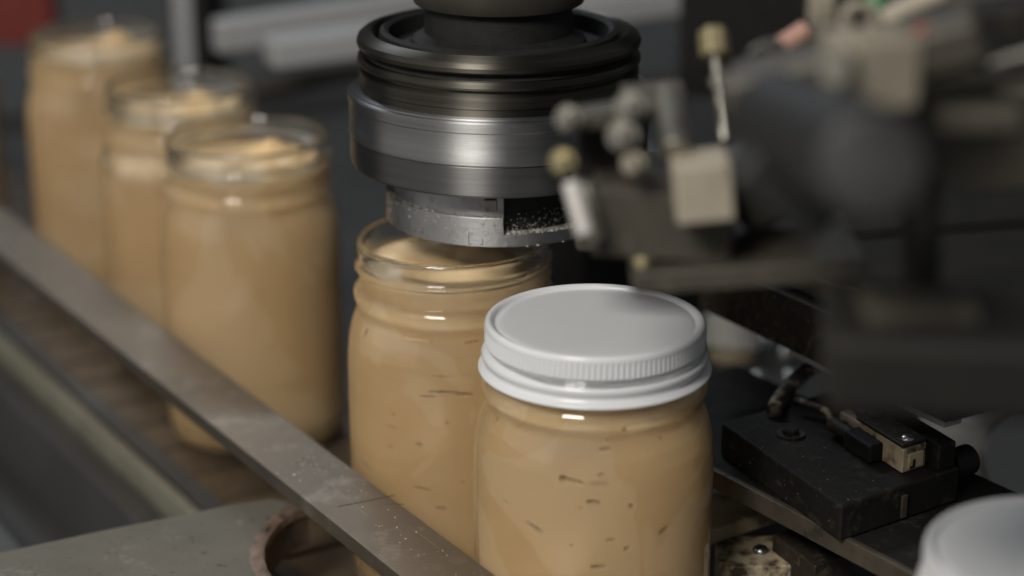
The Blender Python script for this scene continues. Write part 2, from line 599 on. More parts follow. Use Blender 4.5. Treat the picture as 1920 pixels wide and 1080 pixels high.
def filling_bm(level, peak, dents, nf, seed, fine=False):
    """Tan spread pressed against the glass, its top stirred to a soft peak."""
    bm = bmesh.new()
    dent_shade = bm.verts.layers.float.new('dent_shade')
    wall = [(0.0, 0.0057), (0.030, 0.0053), (0.0363, 0.0052), (0.0425, 0.0064), (0.0454, 0.0102), (0.0468, 0.018)]
    z = 0.018
    step = 0.00055 if fine else 0.004
    cols = [(0.0468, 0.018), (0.0469, 0.05), (0.0469, 0.1), (0.04665, 0.115), (0.0459, 0.1245), (0.0441, 0.1315), (0.0414, 0.1375), (0.0405, 0.143), (0.0403, 0.150), (0.0403, 0.171)]

    def rad(zz):
        for (r0, z0), (r1, z1) in zip(cols, cols[1:]):
            if z0 <= zz <= z1:
                return r0 + (r1 - r0) * (zz - z0) / (z1 - z0)
        return cols[-1][0]
    zs = []
    while z < level - 0.001:
        z += step
        zs.append(z)
    prof = wall + [(rad(q), q) for q in zs]
    # angles: dense on the side that faces the camera (a = -90 deg)
    angs = []
    if fine:
        m = nf
        for k in range(m):
            angs.append(-math.pi + math.pi * k / m)         # front half, -180..0
        for k in range(48):
            angs.append(math.pi * k / 48)
    else:
        angs = [2 * math.pi * k / nf for k in range(nf)]
    n = len(angs)
    rings = []
    for i, (r, zz) in enumerate(prof):
        if r == 0:
            rings.append([bm.verts.new((0, 0, zz))])
            continue
        row = []
        for a in angs:
            q = r
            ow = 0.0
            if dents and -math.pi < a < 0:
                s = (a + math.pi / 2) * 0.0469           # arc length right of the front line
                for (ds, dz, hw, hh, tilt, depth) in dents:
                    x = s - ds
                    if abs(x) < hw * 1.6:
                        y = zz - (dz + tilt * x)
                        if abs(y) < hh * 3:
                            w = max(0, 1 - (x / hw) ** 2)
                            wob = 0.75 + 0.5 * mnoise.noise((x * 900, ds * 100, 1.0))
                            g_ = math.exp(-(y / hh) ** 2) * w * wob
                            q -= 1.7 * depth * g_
                            ow = max(ow, min(1.0, 1.15 * g_ * depth / 0.0013))  # weight of the painted shade, deeper dents get more
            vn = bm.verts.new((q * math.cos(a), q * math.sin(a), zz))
            vn[dent_shade] = ow
            row.append(vn)
        rings.append(row)
    # stirred top
    rt = prof[-1][0]
    px, py = 0.015 * math.cos(seed), 0.008 * math.sin(seed)
    for f in (0.985, 0.95, 0.9, 0.84, 0.78, 0.70, 0.62, 0.54, 0.46, 0.38, 0.30, 0.22, 0.14, 0.07):
        row = []
        for a in angs:
            x, y = rt * f * math.cos(a), rt * f * math.sin(a)
            sw = math.sin(2.0 * math.atan2(y - py, x - px) + 190 * math.hypot(x - px, y - py) + seed)
            hgt = level + (1 - f) * 0.006 * peak
            hgt += 0.0016 * sw * min(1, (1 - f) * 5) * peak
            hgt += (0.0065 if fine else 0.0092) * peak * math.exp(-((x - px) ** 2 + (y - py) ** 2) / 0.00006)
            hgt += 0.0018 * mnoise.noise((x * 60 + seed, y * 60, seed)) * min(1, (1 - f) * 6)
            row.append(bm.verts.new((x, y, hgt)))
        rings.append(row)
    rings.append([bm.verts.new((0, 0, sum(v.co.z for v in rings[-1]) / n))])
    for r0, r1 in zip(rings, rings[1:]):
        for k in range(n):
            k2 = (k + 1) % n
            if len(r0) == 1:
                bm.faces.new((r0[0], r1[k2], r1[k]))
            elif len(r1) == 1:
                bm.faces.new((r0[k], r0[k2], r1[0]))
            else:
                bm.faces.new((r0[k], r0[k2], r1[k2], r1[k]))
    return bm


def lid_bm(n=992):
    ctrl = [(0.0, 0.17215), (0.020, 0.17215), (0.036, 0.1721), (0.0388, 0.1719), (0.0398, 0.1716), (0.0405, 0.1719), (0.0411, 0.1728), (0.0420, 0.17335),
            (0.0430, 0.1733), (0.04375, 0.1727), (0.0441, 0.1717), (0.04425, 0.1704), (0.04428, 0.1690), (0.04430, 0.1668), (0.04430, 0.1648), (0.0440, 0.1640), (0.0433, 0.1633),
            (0.0430, 0.1626), (0.0433, 0.1619), (0.0443, 0.1613), (0.0452, 0.1604), (0.0455, 0.1593), (0.0452, 0.1581), (0.0446, 0.1571), (0.0445, 0.1562),
            (0.0450, 0.1553), (0.0461, 0.1545), (0.0468, 0.1539), (0.0469, 0.1533), (0.0463, 0.1528), (0.0455, 0.1529), (0.0448, 0.1534)]
    inner = [(0.0442, 0.1545), (0.0440, 0.1600), (0.0428, 0.1615), (0.0426, 0.1636), (0.0436, 0.1660), (0.0436, 0.1710), (0.0425, 0.1722), (0.040, 0.1712), (0.036, 0.1716), (0.0, 0.1717)]
    prof = [(max(0, p[0]), p[1]) for p in spline([(r, z, 0) for r, z in ctrl], 3)] + inner
    prof[0] = (0, prof[0][1])

    def fr(r, z, a):
        if r > 0.0440 and 0.1640 < z < 0.1712:
            e = min(1, (z - 0.1640) / 0.0008, (0.1712 - z) / 0.0012)
            return r + 0.00055 * e * (abs(math.cos(a * 62)) - 1.0)
        return r
    return lathe(prof, n, fr=fr)


def place_mesh(name, bm, mat, parent, smooth=R_(60)):
    """Mesh given in the thing's own coordinates."""
    bmesh.ops.recalc_face_normals(bm, faces=bm.faces)
    me = bpy.data.meshes.new(name)
    for f in bm.faces:
        f.smooth = True
    bm.to_mesh(me)
    bm.free()
    me.materials.append(M[mat])
    ob = bpy.data.objects.new(name, me)
    COL.objects.link(ob)
    ob.parent = parent
    return ob


def dent_from_px(cx, cy, jx, jy, px, py, w, h, tilt, depth):
    """Turn a mark seen at a pixel into arc length and height on that jar's wall."""
    # intersect the sight line with the filling's cylinder
    r = ray(px, py)
    ox, oy = -jx, -jy
    A = r.x ** 2 + r.y ** 2
    B = 2 * (ox * r.x + oy * r.y)
    C = ox * ox + oy * oy - 0.0485 ** 2
    t = (-B - math.sqrt(max(0, B * B - 4 * A * C))) / (2 * A)
    p = Vector((0, 0, CAM_Z)) + r * t
    a = math.atan2(p.y - jy, p.x - jx)
    return ((a + math.pi / 2) * 0.0469, p.z, w * 1.45, h * 1.12, tilt, depth * 1.05)


JARS = [
    (0.0332, 0.7560, 'glass jar of tan spread closed with a ribbed white metal lid', True),
    (-0.0266, 0.8685, 'open glass jar of tan spread directly under the steel capping head', False),
    (-0.1424, 1.0475, 'open jar of tan spread, first in the queue left of the capping head', False),
    (-0.1970, 1.1650, 'blurred open jar of tan spread second in the queue, middle of the three at left', False),
    (-0.2745, 1.3150, 'blurred open jar of tan spread third in the queue, below the red patch', False),
    (-0.4120, 1.3850, 'tan jar cut off by the left edge of the picture', False),
]
j = JARS[0]
d0 = []
for (px, py, w, h, tl, dp) in [
    (1072, 909, .0034, .00055, -.16, .0016), (1053, 905, .0011, .0008, -.1, .0016), (1122, 914, .0030, .0003, -.02, .0008), (1136, 858, .0017, .00045, .10, .0013),
    (1180, 818, .0008, .0005, 0, .0013), (1127, 899, .0010, .0004, 0, .0010), (1112, 948, .0019, .0005, -.08, .0014),
    (1186, 953, .0008, .0006, 0, .0014), (1000, 993, .0030, .0006, -.40, .0014), (1247, 998, .0017, .0006, .35, .0013),
    (1146, 1017, .0013, .0004, .05, .0011), (1177, 1033, .0009, .0005, .2, .0012), (1122, 1068, .0022, .0005, 0, .0013),
    (910, 796, .0007, .0007, 0, .0013), (1069, 1027, .0006, .0005, .2, .0010), (946, 946, .0011, .0003, -.5, .0008), (950, 812, .0009, .0003, -.2, .0008),
    (1090, 956, .0008, .0003, 0, .0008), (1140, 843, .0006, .0003, 0, .0008), (1256, 835, .0004, .0004, 0, .0010)]:
    d0.append(dent_from_px(0, 0, j[0], j[1], px, py, w, h, tl, dp))
j = JARS[1]
d1 = []
for (px, py, w, h, tl, dp) in [
    (828, 741, .0050, .0005, .01, .0012), (868, 744, .0032, .0005, -.06, .0014), (800, 748, .0028, .0004, .04, .0010), (672, 632, .0009, .0013, .6, .0013), (770, 648, .0060, .0007, 0, .0007),
    (890, 655, .0030, .0004, .1, .0010), (828, 712, .0036, .0003, 0, .0007), (784, 837, .0012, .0004, -.1, .0011), (838, 797, .0009, .0003, 0, .0009), (735, 780, .0008, .0004, 0, .0009),
    (732, 803, .0026, .0003, -.15, .0008), (790, 920, .0034, .0004, -.1, .0008), (685, 876, .0034, .0005, -.35, .0008), (826, 957, .0018, .0004, 0, .0010),
    (868, 908, .0008, .0003, 0, .0009), (730, 840, .0012, .0003, -.1, .0008)]:
    d1.append(dent_from_px(0, 0, j[0], j[1], px, py, w, h, tl, dp))

GROUP = 'glass jars of tan spread on the line'
proto = None
jar_g = None
fill_g = None
for i, (x, y, label, lidded) in enumerate(JARS):
    t = thing('spread_jar', label, 'jar', (x, y, 0.0006), GROUP)
    if jar_g is None:
        jar_g = place_mesh('glass', glass_bm(160), 'glass', t)
    else:
        g = jar_g.copy()
        COL.objects.link(g)
        g.parent = t
        g.rotation_euler.z = (0, 0.35, 1.1, -0.5, 2.0, 0)[i]
    if i == 0:
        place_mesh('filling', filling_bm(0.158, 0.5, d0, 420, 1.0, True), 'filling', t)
        place_mesh('lid', lid_bm(), 'lid', t)
    elif i == 1:
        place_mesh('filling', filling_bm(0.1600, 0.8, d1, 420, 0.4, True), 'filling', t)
    elif i == 2:
        fill_g = place_mesh('filling', filling_bm(0.1568, 1.0, None, 96, 0.15), 'filling', t)
    else:
        f = fill_g.copy()
        COL.objects.link(f)
        f.parent = t
        f.rotation_euler.z = (0, 0, 0, -0.3, 0.25, 0.5)[i]
        f.scale.z = (1, 1, 1, 0.99, 1.01, 1)[i]

# loose lid lying in the feed chute, lower right
lid_xy = at(1992, 1035, 0.655)
lz = lid_xy.z
loose = place_mesh('loose_lid', lid_bm(), 'lid', None)
loose.location = (lid_xy.x, lid_xy.y, lz - 0.1733)
tag(loose, 'white metal lid alone in the foreground at the lower right corner', 'lid')

chute = obj('lid_chute', box((lid_xy.x + 0.055, lid_xy.y, lz - 0.0205 - 0.004), 0.13, 0.066, 0.0078, Vector((1, 0, 0)), Vector((0, 1, 0))), 'mid_steel', None, bevel=0.001)
tag(chute, 'steel feed chute under the loose white lid, lower right corner', 'chute')

# ------------------------------------------------------------------ flat guide rail in front of the jars
RZ = 0.0745
ra, rb = atz(300, 610, RZ), atz(930, 1080, RZ)
rdir = (rb - ra).normalized()
rnor = Vector((-rdir.y, rdir.x, 0))
rnor = rnor if rnor.y > 0 else -rnor
RW = 0.0325
rc = (ra + rb) / 2 - rnor * (RW / 2)
rail = thing('guide_rail', 'long flat steel guide rail slanting across in front of the jars', 'rail', (rc.x, rc.y, RZ - 0.007))
rb_o = obj('bar', box(rc + Vector((0, 0, -0.0036)) - rdir * 0.1, 1.5, RW, 0.0072, rdir, rnor), 'rail', rail, bevel=0.0004)
sp = []
for k in range(70):
    px = random.gauss(560, 45)
    py = random.gauss(850, 40)
    p = atz(px, py, RZ)
    q = (p - rc).dot(rnor)
    if abs(q) < RW / 2 - 0.001:
        sp.append((p, Z))
for k in range(70):
    px = random.uniform(560, 920)
    p = atz(px, 0.76 * px + 395 + random.uniform(-40, 60), RZ)
    if abs((p - rc).dot(rnor)) < RW / 2 - 0.001:
        sp.append((p, Z))
flakes('crumbs', sp, rail, (0.0002, 0.0008))
# scored line across the rail
s0, s1 = atz(634, 950, RZ), atz(740, 929, RZ)
bm = bmesh.new()
dv = (s1 - s0)
add_box(bm, (s0 + s1) / 2 + Vector((0, 0, 0.00002)), dv.length, 0.0006, 0.0001, dv.normalized(), Z.cross(dv.normalized()))
obj('scratch', bm, 'grime_face', rail)
for (pa, pb, wd, mt) in (((722, 945), (758, 946), 0.0003, 'grime_face'), ((600, 892), (690, 968), 0.00022, 'mid_steel'), ((655, 905), (700, 935), 0.00014, 'mid_steel'),
                         ((785, 1000), (850, 1048), 0.00014, 'mid_steel'), ((560, 858), (610, 880), 0.00018, 'grime_face'), ((470, 800), (500, 832), 0.00016, 'mid_steel')):
    s0, s1 = atz(*pa, RZ), atz(*pb, RZ)
    dv = s1 - s0
    bm = bmesh.new()
    add_box(bm, (s0 + s1) / 2 + Vector((0, 0, 0.00002)), dv.length, wd, 0.0001, dv.normalized(), Z.cross(dv.normalized()))
    obj('scratch', bm, mt, rail)

# ------------------------------------------------------------------ pocketed transfer plate, lower left
PZ = 0.046
pcn = atz(668, 1075, PZ)
edge_l = atz(-200, 1078, PZ)
edge_m = atz(330, 967, PZ)
edge_r = atz(505, 934, PZ)
tip = atz(572, 950, PZ)
arcc = atz(640, 1040, PZ)
low = atz(470, 1080, PZ)
# concave pocket edge
pk = [atz(572, 951, PZ), atz(553, 957, PZ), atz(530, 968, PZ), atz(508, 987, PZ), atz(492, 1010, PZ), atz(484, 1036, PZ), atz(487, 1062, PZ), atz(502, 1090, PZ), atz(525, 1120, PZ), atz(560, 1150, PZ)]
pk = spline(pk, 4)
far = [atz(545, 938, PZ), edge_r, atz(440, 944, PZ), edge_m, atz(200, 992, PZ), edge_l]
near = [atz(-300, 1400, PZ), atz(560, 1400, PZ)]
outline = far + near + pk[::-1]
starw = thing('transfer_plate', 'grey green plate with a worn pinkish rounded pocket, lower left corner', 'machine plate', (outline[3].x, outline[3].y, PZ - 0.014))
obj('plate', prism([(p.x, p.y) for p in outline], PZ - 0.012, PZ), 'grey_green', starw, bevel=0.0012)
bm = bmesh.new()
rows = []
for i, p in enumerate(pk):
    t_ = (pk[min(i + 1, len(pk) - 1)] - pk[max(i - 1, 0)]).normalized()
    nn = Vector((t_.y, -t_.x, 0))
    if nn.dot(arcc - p) < 0:
        nn = -nn
    wob = 0.00045 * mnoise.noise((p.x * 130, p.y * 130, 0)) + 0.00018 * mnoise.noise((p.x * 700, p.y * 700, 3))
    rows.append([bm.verts.new(p + nn * a + Vector((0, 0, b))) for a, b in
                 ((-0.0034 + 4 * wob, 0.0006), (0.0002, 0.0014 + wob), (0.0028 + wob, 0.0004), (0.0033, -0.003), (0.0008, -0.0036), (-0.0020, -0.003))])
for r0, r1 in zip(rows, rows[1:]):
    for k in range(6):
        bm.faces.new((r0[k], r0[(k + 1) % 6], r1[(k + 1) % 6], r1[k]))
bm.faces.new(rows[0])
bm.faces.new(rows[-1][::-1])
obj('pocket_edge', bm, 'pocket', starw, smooth=R_(50))
bm = bmesh.new()
rows = []
for i, p in enumerate(pk):
    t_ = (pk[min(i + 1, len(pk) - 1)] - pk[max(i - 1, 0)]).normalized()
    nn = Vector((t_.y, -t_.x, 0))
    if nn.dot(arcc - p) < 0:
        nn = -nn
    rows.append([bm.verts.new(p + nn * a + Vector((0, 0, b))) for a, b in ((0.0006, -0.0037), (0.0006, -0.017), (0.004, -0.017), (0.0022, -0.0037))])
for r0, r1 in zip(rows, rows[1:]):
    for k in range(4):
        bm.faces.new((r0[k], r0[(k + 1) % 4], r1[(k + 1) % 4], r1[k]))
bm.faces.new(rows[0])
bm.faces.new(rows[-1][::-1])
obj('pocket_wall', bm, 'pocket_wall', starw, smooth=R_(50))

# ------------------------------------------------------------------ capping head over the second jar
CX, CY = -0.0058, 0.876
C0 = Vector((CX, CY, 0))
ch = thing('capping_head', 'round steel capping head hanging over the open jar', 'capping head', (CX, CY, 0.181))
w0, w1 = R_(-90 + 2.6), R_(-90 + 50)               # window in the chuck ring
zb, zt = 0.1812, 0.1945
bm = bmesh.new()
zw = zt - 0.0078                                   # floor of the window


def ring_pt(r, z, a):
    return bm.verts.new(C0 + Vector((r * math.cos(a), r * math.sin(a), z)))


RI, RO = 0.0432, 0.0511


def ring_step(a):
    return [ring_pt(RI, zb, a), ring_pt(RO, zb, a), ring_pt(RO, zw, a), ring_pt(RI, zw, a), ring_pt(RO, zt, a), ring_pt(RI, zt, a)]


sa, sb_ = ring_step(w0), ring_step(w1)
hi = [[sb_[0], sb_[1], sb_[4], sb_[5]]] + [[ring_pt(RI, zb, a), ring_pt(RO, zb, a), ring_pt(RO, zt, a), ring_pt(RI, zt, a)]
                                           for a in [w1 + (w0 + 2 * math.pi - w1) * k / 150 for k in range(1, 150)]] + [[sa[0], sa[1], sa[4], sa[5]]]
lo_ = [[sa[0], sa[1], sa[2], sa[3]]] + [[ring_pt(RI, zb, a), ring_pt(RO, zb, a), ring_pt(RO, zw, a), ring_pt(RI, zw, a)]
                                        for a in [w0 + (w1 - w0) * k / 24 for k in range(1, 24)]] + [[sb_[0], sb_[1], sb_[2], sb_[3]]]
for idx, (s_, t_) in enumerate(zip(hi, hi[1:])):
    for k in range(4):
        f_ = [s_[k], s_[(k + 1) % 4], t_[(k + 1) % 4], t_[k]]
        if idx == 0 and k == 1:
            f_ = [s_[1], sb_[2], s_[2], t_[2], t_[1]]
        if idx == 0 and k == 3:
            f_ = [s_[3], sb_[3], s_[0], t_[0], t_[3]]
        if idx == 149 and k == 1:
            f_ = [s_[1], s_[2], t_[2], sa[2], t_[1]]
        if idx == 149 and k == 3:
            f_ = [s_[3], s_[0], t_[0], sa[3], t_[3]]
        bm.faces.new(f_)
for s_, t_ in zip(lo_, lo_[1:]):
    for k in range(4):
        bm.faces.new([s_[k], s_[(k + 1) % 4], t_[(k + 1) % 4], t_[k]])
for q in (sa, sb_):
    bm.faces.new([q[2], q[4], q[5], q[3]])
ring = obj('chuck_ring', bm, 'steel_ring', ch, bevel=0.0005, origin=C0 + Vector((0, 0, zb)))
bm = bmesh.new()
arc_block(bm, C0, 0.0420, 0.0476, zt - 0.004, 0.2065, w1 + 0.03, w0 + 2 * math.pi + 0.005, 150)
obj('inner_sleeve', bm, 'steel_ring', ch, bevel=0.0004, origin=C0 + Vector((0, 0, zb)))
obj('core', lathe([(0.0, 0.1875), (0.0436, 0.1840), (0.0448, 0.1850), (0.0448, 0.21), (0.0, 0.21)], 64, C0), 'black', ch, smooth=R_(40), origin=C0 + Vector((0, 0, 0.19)))
# little clamp on the sleeve
pcl = C0 + Vector((0.0486 * math.cos(R_(-94)), 0.0486 * math.sin(R_(-94)), 0.1995))
obj('clamp', box(pcl, 0.0055, 0.0022, 0.0052, Vector((1, 0, 0)), Vector((0, 1, 0))), 'mid_steel', ch, bevel=0.0005)
# engraved frame on the ring
bm = bmesh.new()
for (pa, pb) in (((879, 436), (879, 458)), ((879, 458), (905, 459)), ((905, 459), (905, 448))):
    def on_ring(px, py):
        r = ray(px, py)
        ox, oy = -CX, -CY
        A = r.x ** 2 + r.y ** 2
        B = 2 * (ox * r.x + oy * r.y)
        Cq = ox * ox + oy * oy - 0.05112 ** 2
        return Vector((0, 0, CAM_Z)) + r * ((-B - math.sqrt(B * B - 4 * A * Cq)) / (2 * A))
    a_, b_ = on_ring(*pa), on_ring(*pb)
    dv = (b_ - a_)
    nrm = ((a_ + b_) / 2 - C0)
    nrm.z = 0
    nrm.normalize()
    add_box(bm, (a_ + b_) / 2, dv.length, 0.00028, 0.00006, dv.normalized(), nrm.cross(dv.normalized()), nrm)
obj('engraved_frame', bm, 'mark', ring)
# shavings on the ring
sp = []
for k in range(240):
    a = R_(-90) + random.uniform(-1.35, 0.05)
    rr = random.uniform(0.0478, 0.0508)
    sp.append((C0 + Vector((rr * math.cos(a), rr * math.sin(a), zt)), Z))
for k in range(90):
    a = R_(-90) + random.uniform(-1.3, 0.9)
    zz = zt - 0.0005 - abs(random.gauss(0, 0.0035))
    if zb + 0.001 < zz < (zt if not (w0 < a < w1) else zt - 0.008):
        sp.append((C0 + Vector((0.0511 * math.cos(a), 0.0511 * math.sin(a), zz)), (math.cos(a), math.sin(a), 0)))
for k in range(420):
    a = random.uniform(w0 + 0.02, w1 - 0.01)
    rr = random.uniform(0.0450, 0.0508)
    sp.append((C0 + Vector((rr * math.cos(a), rr * math.sin(a), zt - 0.0078)), Z))
for k in range(150):
    a = random.uniform(w0 + 0.02, w1 - 0.01)
    sp.append((C0 + Vector((0.0449 * math.cos(a), 0.0449 * math.sin(a), zt - 0.008 + abs(random.gauss(0, 0.0025)) * (1 + 2 * (a - w0)))), (math.cos(a), math.sin(a), 0)))
flakes('shavings', sp, ch, (0.00016, 0.0005))
flakes('ring_chips', [(C0 + Vector((0.0511 * math.cos(R_(-90 + q)), 0.0511 * math.sin(R_(-90 + q)), zb + 0.0004)), (math.cos(R_(-90 + q)), math.sin(R_(-90 + q)), -0.6)) for q in (14, 19, 19.4, 33)], ch, (0.0005, 0.0009))


def turned(name, prof, mat, n=128):
    p = [(r, z) for r, z in prof]
    return obj(name, lathe(p, n, C0), mat, ch, smooth=R_(28), origin=C0 + Vector((0, 0, prof[0][1])))


turned('lower_skirt', [(0.0, 0.2072), (0.0640, 0.2072), (0.0656, 0.2076), (0.0663, 0.2086), (0.0664, 0.2110), (0.0664, 0.2206), (0.0660, 0.2211), (0.0655, 0.2214), (0.0, 0.2214)], 'steel_skirt')
turned('steel_band', [(0.0, 0.2212), (0.0664, 0.2212), (0.0669, 0.2218), (0.0669, 0.2262), (0.0667, 0.2266), (0.0667, 0.2352), (0.0671, 0.2358), (0.0671, 0.2395), (0.0666, 0.2402), (0.0652, 0.2405), (0.0648, 0.2411), (0.0, 0.2411)], 'steel_turned')
turned('dark_collar', [(0.0, 0.2409), (0.0612, 0.2409), (0.0612, 0.2440), (0.0618, 0.2446), (0.0618, 0.2496), (0.0606, 0.2504), (0.0596, 0.2508), (0.0596, 0.2522), (0.0, 0.2522)], 'steel_dark')
turned('thin_flange', [(0.0, 0.2520), (0.0606, 0.2520), (0.0622, 0.2526), (0.0626, 0.2535), (0.0624, 0.2552), (0.0616, 0.2560), (0.0, 0.2560)], 'steel_dark')
turned('rubber_groove', [(0.0, 0.2558), (0.0590, 0.2558), (0.0580, 0.2570), (0.0590, 0.2592), (0.0, 0.2592)], 'black')
turned('top_ring', [(0.0520, 0.2590), (0.0605, 0.2590), (0.0622, 0.2600), (0.0627, 0.2618), (0.0620, 0.2640), (0.0600, 0.2656), (0.0575, 0.2664), (0.0560, 0.2660), (0.0548, 0.2640), (0.0535, 0.2600), (0.0520, 0.2590)], 'steel_dark')
turned('inner_ring', [(0.0470, 0.2585), (0.0522, 0.2585), (0.0530, 0.2625), (0.0523, 0.2660), (0.0505, 0.2672), (0.0485, 0.2660), (0.0470, 0.2585)], 'black')
turned('shaft', [(0.0, 0.258), (0.0400, 0.258), (0.0380, 0.2625), (0.0330, 0.2655), (0.0320, 0.279), (0.0, 0.279)], 'black')
turned('spindle_hub', [(0.0, 0.2772), (0.0330, 0.2772), (0.0372, 0.2786), (0.0392, 0.2830), (0.0398, 0.2900), (0.0398, 0.36), (0.0, 0.36)], 'hub_dark', 64)

# ------------------------------------------------------------------ gripper bracket in front of the capping head
def atb(px, py, d):
    return at(px, py, d * 0.90)


gb = thing('gripper_bracket', 'dirty brown bracket with tan block and bolts overlapping the capping head', 'bracket', atb(1230, 480, 0.71))
u_s = (U * 0.35 + V * 0.94).normalized()           # its own slant across the view
v_s = Z.cross(u_s)


def gbox(name, px, py, d, w, dep, h, mat, rot=0.0, bev=0.001, par=None):
    q = Matrix.Rotation(rot, 3, 'Y')
    u = (q @ Vector((1, 0, 0)))
    w_ = (q @ Vector((0, 0, 1)))
    return obj(name, box(atb(px, py, d), w, dep, h, u, Vector((0, 1, 0)), w_), mat, par or gb, bevel=bev)


k72 = 0.72 * 0.90 / FPX
gbox('mounting_plate', 1235, 385, 0.745, 260 * k72, 0.05, 130 * k72, 'bracket', R_(4))
gbox('tan_block', 1316, 348, 0.70, 106 * k72, 0.02, 112 * k72, 'tan_block', R_(-6), 0.0015)
obj('lid_shade_block', box((0.0605, 0.757, 0.2230), 0.073, 0.066, 0.022, Vector((1, 0, 0)), Vector((0, 1, 0))), 'bracket', gb, bevel=0.002)  # hidden block added behind the plate to shade the lid's right side
gbox('foot_bar', 1380, 440, 0.765, 440 * k72, 0.09, 44 * k72, 'bracket', R_(-4))
obj('cylinder', tube([atb(1252, 175, 0.72), atb(1268, 285, 0.70)], 28 * k72, 24), 'mid_steel', gb, smooth=R_(40), bevel=0.0008)
gbox('link_bar', 1145, 214, 0.72, 200 * k72, 0.012, 34 * k72, 'bracket', R_(-9))
gbox('upper_lug', 1225, 190, 0.73, 120 * k72, 0.02, 52 * k72, 'bracket', R_(-5))
gbox('side_cheek', 1140, 275, 0.745, 120 * k72, 0.012, 110 * k72, 'grime', R_(3))
obj('pin', tube([atb(1070, 340, 0.70), atb(1082, 385, 0.70), atb(1098, 440, 0.70)], 17 * k72, 20), 'bright_steel', gb, smooth=R_(40), bevel=0.0008)
obj('pin_sleeve', tube([atb(1100, 345, 0.715), atb(1122, 452, 0.715)], 15 * k72, 20), 'mid_steel', gb, smooth=R_(40))
for (px, py, r, mt) in ((1056, 303, 17, 'brass'), (1188, 306, 16, 'beige'), (1168, 254, 21, 'mid_steel'), (1066, 222, 17, 'mid_steel'), (1182, 200, 20, 'mid_steel')):
    hex_bolt('bolt', gb, atb(px, py, 0.703), Vector((-0.15, -1, 0.12)), r * k72, 0.007, mt)
hex_bolt('bolt', gb, atb(1205, 488, 0.725), Vector((0, -0.3, -1)), 14 * k72, 0.006, 'brass')
gbox('cover', 1420, 345, 0.745, 120 * k72, 0.03, 150 * k72, 'bracket', R_(-22), 0.006)

nut_rod = thing('nut_rod', 'thin upright rod topped by a dull brass hexagon nut', 'rod', atb(1352, 250, 0.73))
obj('rod', tube([atb(1358, 262, 0.73), atb(1346, 150, 0.735), atb(1340, 90, 0.74)], 10 * k72, 14), 'mid_steel', nut_rod, smooth=R_(40))
obj('collar', tube([atb(1347, 165, 0.735), atb(1345, 145, 0.735)], 17 * k72, 16), 'mid_steel', nut_rod, smooth=R_(40))
obj('nut', tube([atb(1341, 108, 0.738), atb(1337, 58, 0.742)], 31 * k72, 6), 'brass', nut_rod, bevel=0.001)

# ------------------------------------------------------------------ near, strongly blurred arms at the right
k5 = 0.52 / FPX
arm = thing('swing_arm', 'charcoal grey swing arm, the large blurred shape at right', 'machine arm', at(1560, 420, 0.56))
obj('boom', tube([at(1430, 205, 0.60), at(1540, 262, 0.53), at(1622, 306, 0.475)], [92 * k5, 104 * k5, 104 * k5], 32), 'arm', arm, smooth=R_(50))
obj('end_face', tube([at(1622, 306, 0.475), at(1632, 311, 0.468), at(1634, 312, 0.466)], [98 * k5, 98 * k5, 88 * k5], 32), 'arm', arm, smooth=R_(50))
obj('lower_rib', box(at(1470, 352, 0.56), 0.030, 0.02, 0.014, Vector((0.8, 0, -0.6)), Vector((0, 1, 0)), Vector((0.6, 0, 0.8))), 'arm', arm, bevel=0.003)
obj('top_beam', box(at(1600, 120, 0.585), 0.075, 0.03, 0.014, Vector((0.93, -0.2, 0.30)).normalized(), Vector((0.2, 0.98, 0)).normalized(), Vector((-0.30, 0, 0.95)).normalized()), 'bracket', arm, bevel=0.003, seg=3)
obj('top_rail', tube([at(1365, 178, 0.60), at(1480, 150, 0.60), at(1600, 118, 0.60)], 30 * k5, 16), 'bracket', arm, smooth=R_(50))

lev = thing('lever_block', 'dark blurred lever block with upright post, in front of the sensor', 'lever', at(1740, 765, 0.56))
bm = box(at(1780, 655, 0.54), 0.067, 0.05, 0.0220, (Vector((1, -0.12, 0))).normalized(), Vector((0.12, 1, 0)).normalized())
obj('block', bm, 'sooty', lev, bevel=0.004, seg=4)
obj('post', tube([at(1728, 590, 0.585), at(1728, 330, 0.585)], 36 * 0.585 / FPX, 20), 'sooty', lev, smooth=R_(50))
obj('top_pad', box(at(1720, 578, 0.535), 0.030, 0.02, 0.005, Vector((1, 0, 0)), Vector((0, 1, 0))), 'bracket', lev, bevel=0.0015)

beam = thing('cross_beam', 'brown grey beam with bright steel tube along it, upper right edge', 'beam', at(1810, 300, 0.62))
obj('web', box(at(1840, 250, 0.63), 0.075, 0.02, 0.034, Vector((0.97, -0.22, 0.08)).normalized(), Vector((0.22, 0.97, 0)).normalized(), Vector((-0.08, 0, 1)).normalized()), 'bracket', beam, bevel=0.003)
obj('tube', tube([at(1720, 158, 0.58), at(1960, 92, 0.56)], 8 * 0.6 / FPX, 16), 'mid_steel', beam, smooth=R_(50))
obj('tan_pad', box(at(1830, 222, 0.56), 0.024, 0.01, 0.008, Vector((1, 0, 0)), Vector((0, 1, 0))), 'bracket', beam, bevel=0.002)
obj('upper_bar', box(at(1860, 60, 0.64), 0.055, 0.02, 0.018, Vector((0.98, -0.1, 0.14)).normalized(), Vector((0.1, 0.98, 0)).normalized()), 'grime', beam, bevel=0.002)
obj('top_bar', box(at(1830, 10, 0.66), 0.06, 0.02, 0.006, Vector((0.98, -0.1, 0.06)).normalized(), Vector((0.1, 0.98, 0)).normalized()), 'bracket', beam, bevel=0.002)

def atc(px, py, d):
    return at(px, py, d * 0.87)


